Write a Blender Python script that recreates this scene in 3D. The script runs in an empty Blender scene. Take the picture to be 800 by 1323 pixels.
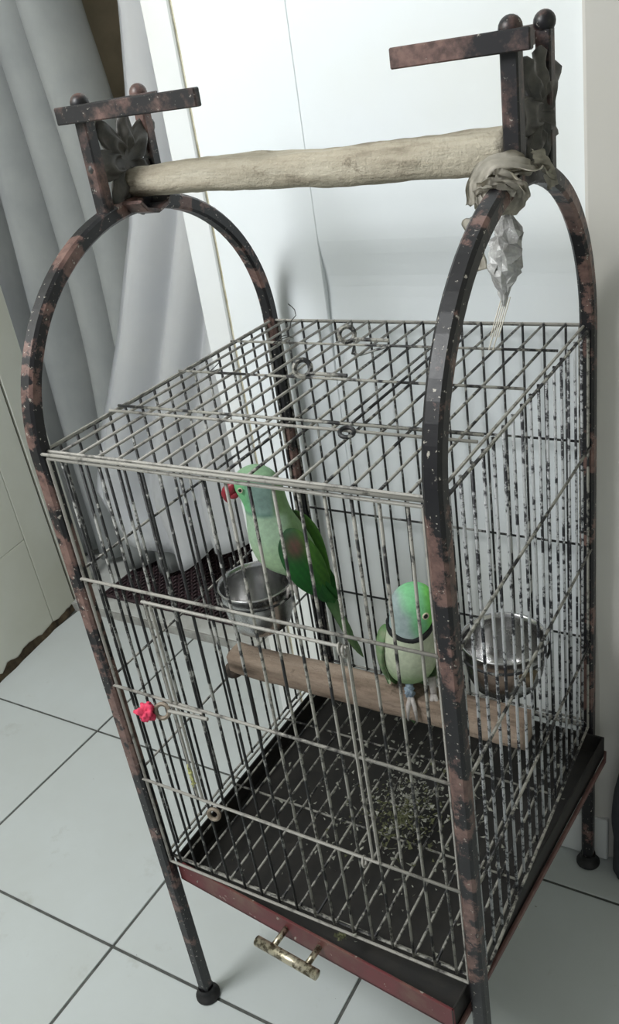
import bpy, bmesh, math, random
from mathutils import Vector, Matrix, noise
random.seed(7)
PI = math.pi
U = 0.61                       # cage wire-box height in metres; layout numbers below are in this unit
FZ = 1.4927                    # floor lies this far (in U) below the cage top
W, D = 0.7406, 0.7567          # cage width and depth
scene = bpy.context.scene
C = scene.collection

def P(x, y, z):
    return Vector((x * U, y * U, (z + FZ) * U))

# ------------------------------------------------------------------ camera, world, light
cam_d = bpy.data.cameras.new('camera')
cam = bpy.data.objects.new('camera', cam_d)
C.objects.link(cam)
cam.location = P(1.1847, -0.9466, 0.5459)
cam.rotation_euler = (1.0919, 0.1436, 0.5251)
cam_d.sensor_fit = 'VERTICAL'
cam_d.sensor_height = 36.0
cam_d.lens = 1144.36 / 1323.0 * 36.0
cam_d.clip_start = 0.02
scene.camera = cam

world = bpy.data.worlds.new('world')
scene.world = world
world.use_nodes = True
bg = world.node_tree.nodes['Background']
bg.inputs[0].default_value = (0.92, 0.97, 1.0, 1)
bg.inputs[1].default_value = 0.38

def area(name, loc, target, sx, sy, power, col):
    d = bpy.data.lights.new(name, 'AREA')
    d.shape = 'RECTANGLE'; d.size = sx; d.size_y = sy; d.energy = power; d.color = col
    o = bpy.data.objects.new(name, d); C.objects.link(o)
    o.location = loc
    o.rotation_euler = (Vector(target) - Vector(loc)).to_track_quat('-Z', 'Y').to_euler()
    return o
# soft overhead light of the room, left of and above the cage
area('ceiling_daylight', (-0.60, -0.95, 2.10), (-0.25, 0.50, 0.75), 0.8, 0.7, 46, (0.97, 0.99, 1.0))
scene.view_settings.view_transform = 'Standard'
scene.view_settings.look = 'None'
scene.view_settings.gamma = 1.0
scene.view_settings.use_curve_mapping = False
scene.view_settings.exposure = 0.0

# ------------------------------------------------------------------ material helpers
MATS = {}
def new_mat(name):
    m = bpy.data.materials.new(name); m.use_nodes = True
    nt = m.node_tree
    b = nt.nodes['Principled BSDF']
    MATS[name] = m
    return m, nt, b

def rgb(r, g, b):              # 0..255 sRGB -> linear
    f = lambda c: (c / 255 / 12.92) if c / 255 <= 0.04045 else ((c / 255 + 0.055) / 1.055) ** 2.4
    return (f(r), f(g), f(b), 1)

def coords(nt, kind='Object', rnd=True, scale=(1, 1, 1)):
    tc = nt.nodes.new('ShaderNodeTexCoord')
    mp = nt.nodes.new('ShaderNodeMapping')
    mp.inputs['Scale'].default_value = scale
    nt.links.new(tc.outputs[kind], mp.inputs['Vector'])
    if rnd:
        oi = nt.nodes.new('ShaderNodeObjectInfo')
        mu = nt.nodes.new('ShaderNodeVectorMath'); mu.operation = 'SCALE'
        mu.inputs[0].default_value = (7.3, 5.1, 9.7)
        nt.links.new(oi.outputs['Random'], mu.inputs['Scale'])
        nt.links.new(mu.outputs[0], mp.inputs['Location'])
    return mp.outputs[0]

def noise_tex(nt, vec, scale, detail=4, rough=0.6):
    n = nt.nodes.new('ShaderNodeTexNoise')
    n.inputs['Scale'].default_value = scale; n.inputs['Detail'].default_value = detail
    n.inputs['Roughness'].default_value = rough
    nt.links.new(vec, n.inputs['Vector'])
    return n.outputs['Fac']

def ramp(nt, fac, stops, interp='LINEAR'):
    r = nt.nodes.new('ShaderNodeValToRGB')
    r.color_ramp.interpolation = interp
    els = r.color_ramp.elements
    while len(els) < len(stops): els.new(0.5)
    for e, (p, c) in zip(els, stops):
        e.position = p; e.color = c
    nt.links.new(fac, r.inputs[0])
    return r.outputs[0]

def mix(nt, fac, a, b):
    m = nt.nodes.new('ShaderNodeMix'); m.data_type = 'RGBA'
    for s, i in ((fac, 0), (a, 6), (b, 7)):
        if hasattr(s, 'is_linked'): nt.links.new(s, m.inputs[i])
        else: m.inputs[i].default_value = s
    return m.outputs[2]

def bump(nt, b, fac, dist=0.002, strength=0.5):
    bp = nt.nodes.new('ShaderNodeBump')
    bp.inputs['Distance'].default_value = dist; bp.inputs['Strength'].default_value = strength
    nt.links.new(fac, bp.inputs['Height']); nt.links.new(bp.outputs[0], b.inputs['Normal'])

BW = [(0, (0, 0, 0, 1)), (1, (1, 1, 1, 1))]
def mask(nt, fac, lo, hi):
    return ramp(nt, fac, [(lo, (0, 0, 0, 1)), (hi, (1, 1, 1, 1))])

def plain(name, col, rough=0.6, metal=0.0, var=None, vscale=20, bmp=0):
    m, nt, b = new_mat(name)
    b.inputs['Roughness'].default_value = rough; b.inputs['Metallic'].default_value = metal
    v = coords(nt)
    f = noise_tex(nt, v, vscale, 5)
    c2 = var if var else tuple(x * 0.85 for x in col[:3]) + (1,)
    nt.links.new(ramp(nt, f, [(0.35, col), (0.7, c2)]), b.inputs['Base Color'])
    if bmp: bump(nt, b, f, bmp)
    return m

# painted steel tube: black paint, bare pinkish primer patches, pale splashes
def tube_mat(name, plo, phi, slo=0.63, shi=0.68):
    m, nt, b = new_mat(name)
    v = coords(nt, rnd=False)
    n1 = noise_tex(nt, v, 17, 7, 0.68)
    n2 = noise_tex(nt, v, 90, 4, 0.6)
    n3 = noise_tex(nt, v, 210, 3, 0.6)
    primer = ramp(nt, n2, [(0.3, rgb(80, 60, 56)), (0.6, rgb(122, 95, 88)), (0.8, rgb(104, 88, 80))])
    sp = nt.nodes.new('ShaderNodeSeparateXYZ'); nt.links.new(v, sp.inputs[0])
    zb = ramp(nt, sp.outputs[2], [(0.30, (0, 0, 0, 1)), (0.48, (1, 1, 1, 1)), (0.84, (1, 1, 1, 1)), (0.92, (0, 0, 0, 1))])
    yb = ramp(nt, sp.outputs[1], [(0.05, (1, 1, 1, 1)), (0.10, (0, 0, 0, 1))])
    mu = nt.nodes.new('ShaderNodeMath'); mu.operation = 'MULTIPLY'
    nt.links.new(zb, mu.inputs[0]); nt.links.new(yb, mu.inputs[1])
    ma = nt.nodes.new('ShaderNodeMath'); ma.operation = 'MULTIPLY_ADD'   # the front legs are scratched bare at bird height
    nt.links.new(mu.outputs[0], ma.inputs[0]); ma.inputs[1].default_value = 0.07; nt.links.new(n1, ma.inputs[2])
    c = mix(nt, mask(nt, ma.outputs[0], plo, phi), rgb(24, 23, 27), primer)
    c = mix(nt, mask(nt, n3, slo, shi), c, rgb(176, 170, 160))
    nt.links.new(c, b.inputs['Base Color'])
    b.inputs['Roughness'].default_value = 0.42
    bump(nt, b, n1, 0.0015, 0.4)
    return m
tube_mat('tube_paint', 0.535, 0.575, 0.65, 0.69)
tube_mat('ornament_paint', 0.48, 0.62, 0.66, 0.75)
plain('cast_iron', rgb(58, 57, 56), 0.5, 0.0, rgb(92, 88, 82), 45, 0.002)

# wire: black paint worn and splashed grey-white
def wire_mat(name, lo, hi, pale, dark=rgb(26, 26, 28), scale=70):
    m, nt, b = new_mat(name)
    v = coords(nt, scale=(1, 1, 1))
    n1 = noise_tex(nt, v, scale, 5, 0.7)
    n2 = noise_tex(nt, v, 17, 2, 0.5)
    ad = nt.nodes.new('ShaderNodeMath'); ad.operation = 'MULTIPLY_ADD'
    nt.links.new(n2, ad.inputs[0]); ad.inputs[1].default_value = 0.55
    nt.links.new(n1, ad.inputs[2])
    c = mix(nt, mask(nt, ad.outputs[0], lo, hi), dark, pale)
    nt.links.new(c, b.inputs['Base Color'])
    b.inputs['Roughness'].default_value = 0.55
    bump(nt, b, n1, 0.0008, 0.5)
    return m
wire_mat('wire_black', 0.83, 0.90, rgb(150, 150, 146))
wire_mat('wire_mid', 0.70, 0.82, rgb(150, 148, 140), rgb(34, 34, 36))
wire_mat('wire_pale', 0.52, 0.74, rgb(156, 153, 146), rgb(50, 48, 46))
wire_mat('wire_spattered', 0.71, 0.79, rgb(172, 174, 176), rgb(30, 30, 36), 120)

# white painted surfaces
def paint_mat(name, col, stain, lo, hi, sc=1.6, rough=0.5, bmp=0.0006):
    m, nt, b = new_mat(name)
    v = coords(nt, rnd=False)
    f = noise_tex(nt, v, sc, 5, 0.55)
    g = noise_tex(nt, v, 55, 3, 0.6)
    nt.links.new(mix(nt, mask(nt, f, lo, hi), col, stain), b.inputs['Base Color'])
    b.inputs['Roughness'].default_value = rough
    bump(nt, b, g, bmp, 0.25)
    return m
paint_mat('door_white', rgb(232, 237, 240), rgb(228, 229, 222), 0.45, 0.75)
paint_mat('trim_white', rgb(226, 229, 230), rgb(212, 210, 202), 0.45, 0.75)
paint_mat('pillar_paint', rgb(214, 211, 206), rgb(204, 200, 192), 0.4, 0.7)
paint_mat('plaster_cream', rgb(230, 231, 221), rgb(218, 218, 204), 0.4, 0.7, 2.5, 0.7, 0.0015)
paint_mat('ceiling_white', rgb(225, 225, 222), rgb(215, 215, 210), 0.4, 0.7)
plain('door_edge_stain', rgb(214, 208, 186), 0.7, 0, rgb(160, 150, 118), 45)
plain('groove_dark', rgb(110, 104, 90), 0.8, 0, rgb(70, 66, 58), 40)
plain('base_dirt', rgb(120, 105, 82), 0.9, 0, rgb(58, 50, 42), 35, 0.004)
plain('grout', rgb(98, 100, 96), 0.9, 0, rgb(70, 72, 70), 60)
plain('step_stone', rgb(206, 208, 204), 0.45, 0, rgb(180, 180, 174), 18)
plain('step_edge', rgb(168, 168, 163), 0.6, 0, rgb(128, 126, 120), 30)

m, nt, b = new_mat('tile_glaze')
v = coords(nt)
f = noise_tex(nt, v, 4, 6, 0.6); g = noise_tex(nt, v, 160, 2, 0.5); h = noise_tex(nt, v, 9, 5, 0.7)
c = ramp(nt, f, [(0.3, rgb(203, 209, 209)), (0.7, rgb(196, 201, 199))])
c = mix(nt, mask(nt, h, 0.60, 0.82), c, rgb(176, 178, 172))
c = mix(nt, mask(nt, g, 0.80, 0.83), c, rgb(96, 92, 86))
nt.links.new(c, b.inputs['Base Color']); b.inputs['Roughness'].default_value = 0.33
b.inputs['Specular IOR Level'].default_value = 0.35

def cloth_mat(name, c1, c2, trans, sc=8):
    m, nt, b = new_mat(name)
    v = coords(nt, rnd=False)
    f = noise_tex(nt, v, sc, 4)
    col = ramp(nt, f, [(0.3, c1), (0.7, c2)])
    nt.links.new(col, b.inputs['Base Color']); b.inputs['Roughness'].default_value = 0.85
    if trans:
        t = nt.nodes.new('ShaderNodeBsdfTranslucent'); nt.links.new(col, t.inputs[0])
        mx = nt.nodes.new('ShaderNodeMixShader'); mx.inputs[0].default_value = trans
        nt.links.new(b.outputs[0], mx.inputs[1]); nt.links.new(t.outputs[0], mx.inputs[2])
        nt.links.new(mx.outputs[0], nt.nodes['Material Output'].inputs[0])
    return m
cloth_mat('sheer_white', rgb(244, 245, 246), rgb(238, 240, 243), 0.1)
cloth_mat('curtain_grey', rgb(212, 215, 213), rgb(196, 200, 200), 0.08)
cloth_mat('curtain_brown', rgb(196, 181, 155), rgb(160, 147, 125), 0)
cloth_mat('rag_beige', rgb(222, 216, 204), rgb(188, 183, 170), 0, 60)
cloth_mat('rag_pink', rgb(228, 74, 104), rgb(205, 58, 92), 0, 90)
cloth_mat('bag_dark', rgb(62, 64, 70), rgb(40, 41, 46), 0, 20)
cloth_mat('bag_brown', rgb(104, 84, 62), rgb(70, 56, 42), 0, 30)
plain('mat_rubber', rgb(60, 40, 44), 0.7, 0, rgb(38, 28, 32), 60)
plain('string_yellow', rgb(190, 190, 130), 0.8)

m, nt, b = new_mat('plastic_film')
v = coords(nt); f = noise_tex(nt, v, 60, 5)
nt.links.new(ramp(nt, f, [(0.35, rgb(150, 148, 146)), (0.65, rgb(205, 205, 204))]), b.inputs['Base Color'])
b.inputs['Roughness'].default_value = 0.25; b.inputs['Transmission Weight'].default_value = 0.25
bump(nt, b, f, 0.004, 0.8)

def wood_mat(name, c1, c2, c3, axis_scale):
    m, nt, b = new_mat(name)
    v = coords(nt, rnd=False, scale=axis_scale)
    f = noise_tex(nt, v, 30, 6, 0.65)
    g = noise_tex(nt, coords(nt, rnd=False), 45, 6, 0.7)
    c = ramp(nt, f, [(0.36, c1), (0.52, c2), (0.66, c3)])
    c = mix(nt, mask(nt, g, 0.60, 0.72), c, c3)
    nt.links.new(c, b.inputs['Base Color']); b.inputs['Roughness'].default_value = 0.85
    ad = nt.nodes.new('ShaderNodeMath'); ad.operation = 'ADD'
    nt.links.new(f, ad.inputs[0]); nt.links.new(g, ad.inputs[1])
    bump(nt, b, ad.outputs[0], 0.006, 0.8)
    return m
wood_mat('log_pale', rgb(194, 187, 170), rgb(172, 163, 145), rgb(118, 108, 92), (0.16, 1, 1))
wood_mat('perch_brown', rgb(168, 150, 134), rgb(142, 124, 109), rgb(92, 78, 66), (0.16, 1, 1))
plain('foot_black', rgb(22, 22, 24), 0.6, 0, rgb(34, 32, 32), 60)
plain('bolt_dark', rgb(46, 40, 36), 0.7, 0, rgb(80, 66, 56), 90)

m, nt, b = new_mat('steel')
v = coords(nt); f = noise_tex(nt, v, 14, 5)
b.inputs['Metallic'].default_value = 1.0
nt.links.new(ramp(nt, f, [(0.35, rgb(205, 205, 206)), (0.75, rgb(165, 163, 160))]), b.inputs['Base Color'])
nt.links.new(ramp(nt, f, [(0.3, (0.18,) * 3 + (1,)), (0.8, (0.36,) * 3 + (1,))]), b.inputs['Roughness'])

m, nt, b = new_mat('tray_red')
v = coords(nt, rnd=False); f = noise_tex(nt, v, 9, 6, 0.65); g = noise_tex(nt, v, 120, 3)
c = ramp(nt, f, [(0.3, rgb(118, 46, 54)), (0.55, rgb(96, 44, 46)), (0.7, rgb(112, 86, 74))])
c = mix(nt, mask(nt, g, 0.66, 0.70), c, rgb(160, 150, 140))
nt.links.new(c, b.inputs['Base Color']); b.inputs['Roughness'].default_value = 0.5
plain('lip_rust', rgb(112, 84, 78), 0.6, 0, rgb(92, 62, 60), 40)
plain('tray_black', rgb(31, 30, 29), 0.65, 0, rgb(42, 39, 36), 40)
m, nt, b = new_mat('handle_metal')
v = coords(nt, rnd=False); f = noise_tex(nt, v, 130, 4)
b.inputs['Metallic'].default_value = 0.8; b.inputs['Roughness'].default_value = 0.4
nt.links.new(ramp(nt, f, [(0.42, rgb(96, 88, 72)), (0.55, rgb(200, 192, 170))]), b.inputs['Base Color'])
plain('rust_ring', rgb(120, 106, 92), 0.6, 0.4, rgb(150, 140, 126), 120)
plain('husk_pale', rgb(158, 158, 148), 0.9, 0, rgb(96, 98, 88), 200)
plain('husk_moss', rgb(74, 78, 50), 0.9, 0, rgb(92, 92, 68), 200)

# feathers: colour patches live in a colour attribute
def feather_mat(name):
    m, nt, b = new_mat(name)
    a = nt.nodes.new('ShaderNodeVertexColor'); a.layer_name = 'Col'
    v = coords(nt, rnd=False); f = noise_tex(nt, v, 160, 4)
    hs = nt.nodes.new('ShaderNodeHueSaturation')
    nt.links.new(a.outputs[0], hs.inputs['Color'])
    nt.links.new(ramp(nt, f, [(0.3, (0.85,) * 3 + (1,)), (0.7, (1.1,) * 3 + (1,))]), hs.inputs['Value'])
    nt.links.new(hs.outputs[0], b.inputs['Base Color']); b.inputs['Roughness'].default_value = 0.75
    bump(nt, b, f, 0.0008, 0.5)
    return m
feather_mat('feathers')
plain('beak_red', rgb(176, 52, 66), 0.35, 0, rgb(140, 36, 52), 60)
plain('beak_black', rgb(38, 32, 34), 0.4)
plain('eye_black', rgb(8, 8, 8), 0.1)
plain('eye_ring', rgb(226, 214, 190), 0.6)
plain('leg_grey', rgb(190, 184, 180), 0.8, 0, rgb(156, 149, 146), 200, 0.001)
plain('leg_down', rgb(150, 166, 178), 0.9, 0, rgb(96, 112, 130), 220, 0.003)
plain('collar_black', rgb(20, 22, 24), 0.8)

# ------------------------------------------------------------------ mesh helpers
def link(name, me, mat=None, parent=None):
    o = bpy.data.objects.new(name, me)
    C.objects.link(o)
    if mat: me.materials.append(MATS[mat]) if not me.materials else None
    if parent:
        o.parent = parent
        o.matrix_parent_inverse = parent_inv(parent)
    return o

def parent_inv(p):
    M = Matrix.Identity(4)
    q = p
    chain = []
    while q:
        chain.append(q); q = q.parent
    for q in reversed(chain):
        loc = Matrix.LocRotScale(q.location, q.rotation_euler, q.scale)
        M = M @ q.matrix_parent_inverse @ loc if q.parent else loc
    return M.inverted()

def from_bm(name, bm, mat=None, parent=None, smooth=False):
    bmesh.ops.recalc_face_normals(bm, faces=bm.faces)
    me = bpy.data.meshes.new(name); bm.to_mesh(me); bm.free()
    if smooth:
        for p in me.polygons: p.use_smooth = True
    return link(name, me, mat, parent)

def empty(name, loc, label, cat, group=None):
    o = bpy.data.objects.new(name, None); C.objects.link(o)
    o.location = loc; o.empty_display_size = 0.05
    tag(o, label, cat, group)
    return o

def tag(o, label, cat, group=None):
    o['label'] = label; o['category'] = cat
    if group: o['group'] = group
    return o

def struct(o):
    o['kind'] = 'structure'; return o

def add_box(bm, lo, hi, bevel=0.0):
    x0, y0, z0 = lo; x1, y1, z1 = hi
    vs = [bm.verts.new(c) for c in ((x0,y0,z0),(x1,y0,z0),(x1,y1,z0),(x0,y1,z0),(x0,y0,z1),(x1,y0,z1),(x1,y1,z1),(x0,y1,z1))]
    fs = [bm.faces.new([vs[i] for i in q]) for q in ((3,2,1,0),(4,5,6,7),(0,1,5,4),(1,2,6,5),(2,3,7,6),(3,0,4,7))]
    if bevel:
        es = list({e for f_ in fs for e in f_.edges})
        bmesh.ops.bevel(bm, geom=es, offset=bevel, segments=1, affect='EDGES')

def boxU(bm, x0, x1, y0, y1, z0, z1, bevel=0.0):
    a = P(x0, y0, z0); c = P(x1, y1, z1)
    add_box(bm, a, c, bevel)

def sweep(bm, path, prof, ref, caps=True, closed=False, scales=None):
    """sweep a 2D profile [(a,b)] along path (list of Vectors); ref ~ first profile axis"""
    n = len(path); rings = []
    ref = Vector(ref).normalized()
    for i, p in enumerate(path):
        if closed: t = path[(i + 1) % n] - path[i - 1]
        else: t = path[min(i + 1, n - 1)] - path[max(i - 1, 0)]
        t.normalize()
        a = ref - t * ref.dot(t)
        if a.length < 1e-4: a = t.orthogonal()
        a.normalize(); b_ = t.cross(a)
        ref = a
        s = scales[i] if scales else 1.0
        rings.append([bm.verts.new(p + a * (u * s) + b_ * (v * s)) for u, v in prof])
    m_ = len(prof)
    for i in range(n if closed else n - 1):
        r0, r1 = rings[i], rings[(i + 1) % n]
        for k in range(m_):
            bm.faces.new((r0[k], r0[(k + 1) % m_], r1[(k + 1) % m_], r1[k]))
    if caps and not closed:
        bm.faces.new(rings[0][::-1]); bm.faces.new(rings[-1])
    return rings

def circ(r, n=6):
    return [(r * math.cos(2 * PI * k / n), r * math.sin(2 * PI * k / n)) for k in range(n)]

def rrect(a, b, c):
    return [(a - c, b), (-a + c, b), (-a, b - c), (-a, -b + c), (-a + c, -b), (a - c, -b), (a, -b + c), (a, b - c)]

def rod(bm, a, b_, r, n=6, bend=0.0):
    a, b_ = Vector(a), Vector(b_)
    d = (b_ - a)
    if bend:
        o = d.orthogonal().normalized() * bend
        pts = [a, a.lerp(b_, .3) + o * .7, a.lerp(b_, .6) + o, b_]
    else: pts = [a, b_]
    sweep(bm, pts, circ(r, n), d.orthogonal())

def lathe(bm, prof, center, n=32, cap=False):
    rings = []
    for r, z in prof:
        if r < 1e-6: rings.append([bm.verts.new(center + Vector((0, 0, z)))])
        else: rings.append([bm.verts.new(center + Vector((r * math.cos(2*PI*k/n), r * math.sin(2*PI*k/n), z))) for k in range(n)])
    for a, b_ in zip(rings, rings[1:]):
        for k in range(n):
            k2 = (k + 1) % n
            if len(a) == 1: bm.faces.new((a[0], b_[k], b_[k2]))
            elif len(b_) == 1: bm.faces.new((a[k], a[k2], b_[0]))
            else: bm.faces.new((a[k], a[k2], b_[k2], b_[k]))

def torus(bm, center, R_, r, normal, n=20, m_=6):
    nrm = Vector(normal).normalized(); a = nrm.orthogonal().normalized(); b_ = nrm.cross(a)
    pts = [Vector(center) + a * (R_ * math.cos(2*PI*k/n)) + b_ * (R_ * math.sin(2*PI*k/n)) for k in range(n)]
    sweep(bm, pts, circ(r, m_), nrm, closed=True)

def ball(bm, center, r, sx=1, sy=1, sz=1, seg=12):
    bmesh.ops.create_uvsphere(bm, u_segments=seg, v_segments=max(6, seg * 2 // 3), radius=r,
        matrix=Matrix.Translation(center) @ Matrix.Diagonal((sx, sy, sz, 1)))

def noisify(bm, amp, freq, seed=0.0):
    bm.normal_update()
    for v_ in bm.verts:
        v_.co += v_.normal * (noise.noise(v_.co * freq + Vector((seed, seed * 2, seed * 3))) * amp)

# ------------------------------------------------------------------ the setting
# floor: grout bed with tiles laid on it
STEP_Y = 1.24
bm = bmesh.new(); boxU(bm, -3.0, 4.2, -3.2, 2.6, -FZ - 0.03, -FZ - 0.0035)
floor = struct(from_bm('floor', bm, 'grout'))
TX, TY, TS, GAP = -0.9778, 0.0024, 0.6531, 0.0042
tile_cache = {}
for i in range(-1, 7):
    for j in range(-4, 3):
        x0, x1 = TX + TS * i + GAP, TX + TS * (i + 1) - GAP
        y0, y1 = TY + TS * j + GAP, TY + TS * (j + 1) - GAP
        if i < 2: y1 = min(y1, STEP_Y)
        if y1 - y0 < 0.02: continue
        key = round(y1 - y0, 3)
        if key not in tile_cache:
            bm = bmesh.new()
            add_box(bm, (0, 0, -0.006), ((x1 - x0) * U, (y1 - y0) * U, 0), 0.0008)
            bmesh.ops.recalc_face_normals(bm, faces=bm.faces)
            me = bpy.data.meshes.new('tile'); bm.to_mesh(me); bm.free(); me.materials.append(MATS['tile_glaze'])
            tile_cache[key] = me
        o = bpy.data.objects.new('tile', tile_cache[key]); C.objects.link(o)
        o.parent = floor; o.location = P(x0, y0, -FZ)
        o.location.z += random.uniform(-0.0003, 0.0003)

# raised threshold of the curtained doorway
bm = bmesh.new(); boxU(bm, -1.9, -0.16, STEP_Y + 0.012, 2.35, -FZ - 0.02, -FZ + 0.032, 0.002)
thr = struct(from_bm('trim_1', bm, 'step_stone'))
bm = bmesh.new(); boxU(bm, -1.72, -0.16, STEP_Y + 0.0, STEP_Y + 0.0115, -FZ - 0.005, -FZ + 0.033, 0.001)
from_bm('step_nosing', bm, 'step_edge', thr)

# left wall: painted boards with open joints, grubby foot
WLx = lambda y: -1.576 - (y - 0.693) * 0.150
def wall_piece(name, y0, y1, z0, z1, mat, parent, out=0.0, thick=0.06, tilt0=0.0, tilt1=0.0):
    bm = bmesh.new()
    def q(y, z, d, tl): 
        yy = y + tl * (z + FZ)
        return P(WLx(yy) + d, yy, z)
    vs = [bm.verts.new(q(y, z, d, t_)) for d in (out, -thick) for y, z, t_ in ((y0, z0, tilt0), (y1, z0, tilt1), (y1, z1, tilt1), (y0, z1, tilt0))]
    fs = [bm.faces.new([vs[k] for k in f_]) for f_ in ((0,1,2,3),(7,6,5,4),(0,4,5,1),(1,5,6,2),(2,6,7,3),(3,7,4,0))]
    bmesh.ops.bevel(bm, geom=list(bm.edges), offset=0.0015, segments=1, affect='EDGES')
    return from_bm(name, bm, mat, parent)
wl = struct(wall_piece('wall_left', -3.2, 1.41, -FZ - .01, 2.9, 'groove_dark', None, -0.012))
G = 0.004
TL = -0.028
wall_piece('wall_panel', 1.27 + G * 1.6, 1.418, -FZ + .012, 2.9, 'plaster_cream', wl, 0, .02, TL, TL * .5)
wall_piece('wall_panel', 1.105 + G * .3, 1.27 - G * 1.6, -FZ + .012, 2.9, 'plaster_cream', wl, 0, .02, TL * .6, TL)
wall_piece('wall_panel', 0.1, 1.105 - G * .3, -FZ + .012, -1.048 - G * .15, 'plaster_cream', wl, 0, .02, 0, TL * .6)
wall_piece('wall_panel', 0.1, 1.105 - G * .3, -1.048 + G * .15, 2.9, 'plaster_cream', wl, 0, .02, 0, TL * .6)
wall_piece('wall_panel', -3.2, 0.1 - G * .4, -FZ + .012, 2.9, 'plaster_cream', wl, 0, .02)
# crumbly dirty foot of that wall
bm = bmesh.new()
ys = [-1.6 + k * 0.02 for k in range(152)]
low, top = [], []
for y in ys:
    h = 0.030 + 0.045 * max(0, noise.noise(Vector((y * 6, 1.3, 0)))) + 0.02 * noise.noise(Vector((y * 23, 4.3, 0)))
    low.append(bm.verts.new(P(WLx(y) + 0.012 + .006 * noise.noise(Vector((y * 14, 0, 0))), y, -FZ + 0.0005)))
    top.append(bm.verts.new(P(WLx(y) + 0.0022, y, -FZ + max(0.012, h))))
for k in range(len(ys) - 1): bm.faces.new((low[k], low[k + 1], top[k + 1], top[k]))
bmesh.ops.solidify(bm, geom=list(bm.faces), thickness=0.001)
struct(from_bm('baseboard_left', bm, 'base_dirt'))

# white door behind the cage: stile, raised panel, rails
DY = 0.80
bm = bmesh.new(); boxU(bm, -0.147, 0.73, DY + .02, DY + 0.06, -FZ + 0.01, 2.2)
door = struct(from_bm('door_1', bm, 'door_white'))
bm = bmesh.new(); boxU(bm, -0.150, 0.132, DY, DY + 0.021, -FZ + 0.01, 2.2, 0.0012)
from_bm('stile', bm, 'door_white', door)
# softly bulging panel: its middle curls back in a shallow cove
bm = bmesh.new(); rows = []
prof = [(2.2, .001), (.5, .001), (.26, .001), (.20, .0012), (.17, .002), (.14, .005), (.115, .009), (.09, .0125), (.065, .0140), (.04, .0135), (.0, .011), (-.06, .007), (-.12, .003), (-.3, .001), (-1.0, .001), (-FZ + .01, .001)]
for z, d in prof:
    fade = lambda x: 1.0 - .55 * max(0, min(1, (x - .45) / .25))
    rows.append([bm.verts.new(P(x, DY + .0003 + d * (fade(x) if -.2 < z < .3 else 1), z)) for x in [0.1322 + .0597 * k for k in range(11)]])
for a, b_ in zip(rows, rows[1:]):
    for k in range(10): bm.faces.new((a[k], a[k + 1], b_[k + 1], b_[k]))
back = [bm.verts.new(P(x, DY + .0195, z)) for x, z in ((.1322, 2.2), (.7292, 2.2), (.7292, -FZ + .01), (.1322, -FZ + .01))]
bm.faces.new(back)
bm.faces.new(rows[0] + [back[1], back[0]]); bm.faces.new(rows[-1] + [back[2], back[3]])
bm.faces.new([r_[0] for r_ in rows] + [back[3], back[0]]); bm.faces.new([r_[-1] for r_ in rows] + [back[2], back[1]])
from_bm('raised_panel', bm, 'door_white', door)
# casing strip left of the door, with the stained joint between
bm = bmesh.new(); boxU(bm, -0.232, -0.1565, DY - .004, DY + 0.06, -FZ + 0.002, 2.2, 0.002)
cas = struct(from_bm('trim_2', bm, 'trim_white'))
bm = bmesh.new()
boxU(bm, -0.170, -0.140, DY + .004, DY + .03, -FZ + .01, 2.2)
from_bm('joint_filler', bm, 'door_edge_stain', cas)
# pillar right of the door, leaning a little, with a plinth
bm = bmesh.new()
zs = [(2.2, .700, .705), (.55, .722, .727), (-.5, .738, .745), (-.9, .738, .760), (-FZ + .002, .738, .766)]
rings = []
for z, xl, xr in zs:
    rings.append([bm.verts.new(P(x, y, z)) for x, y in ((xl, .786), (xr, .786), (xr + .60, .98), (xr + .60, 1.75), (xl, 1.75))])
for a, b_ in zip(rings, rings[1:]):
    for k in range(5): bm.faces.new((a[k], a[(k + 1) % 5], b_[(k + 1) % 5], b_[k]))
bm.faces.new(rings[0]); bm.faces.new(rings[-1][::-1])
pil = struct(from_bm('wall_right_pillar', bm, 'pillar_paint'))
bm = bmesh.new(); boxU(bm, 0.64, 0.786, .778, .80, -FZ + .002, -1.345, 0.002)
from_bm('plinth', bm, 'trim_white', pil)
# rest of the room shell
def shell(name, x0, x1, y0, y1, z0, z1, mat):
    bm = bmesh.new(); boxU(bm, x0, x1, y0, y1, z0, z1); return struct(from_bm(name, bm, mat))
shell('wall_back', -3.0, 4.2, 2.40, 2.5, -FZ - .01, 2.9, 'plaster_cream')
shell('wall_right', 3.2, 3.3, -3.2, 2.4, -FZ - .01, 2.9, 'plaster_cream')
shell('ceiling', -3.0, 4.2, -3.2, 2.6, 2.9, 3.0, 'ceiling_white')
shell('wall_passage', -0.16, -0.10, DY + .07, 2.38, -FZ, 2.9, 'plaster_cream')
shell('wall_lintel', -1.72, 0.8, 1.30, 1.36, 2.0, 2.9, 'plaster_cream')

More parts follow.
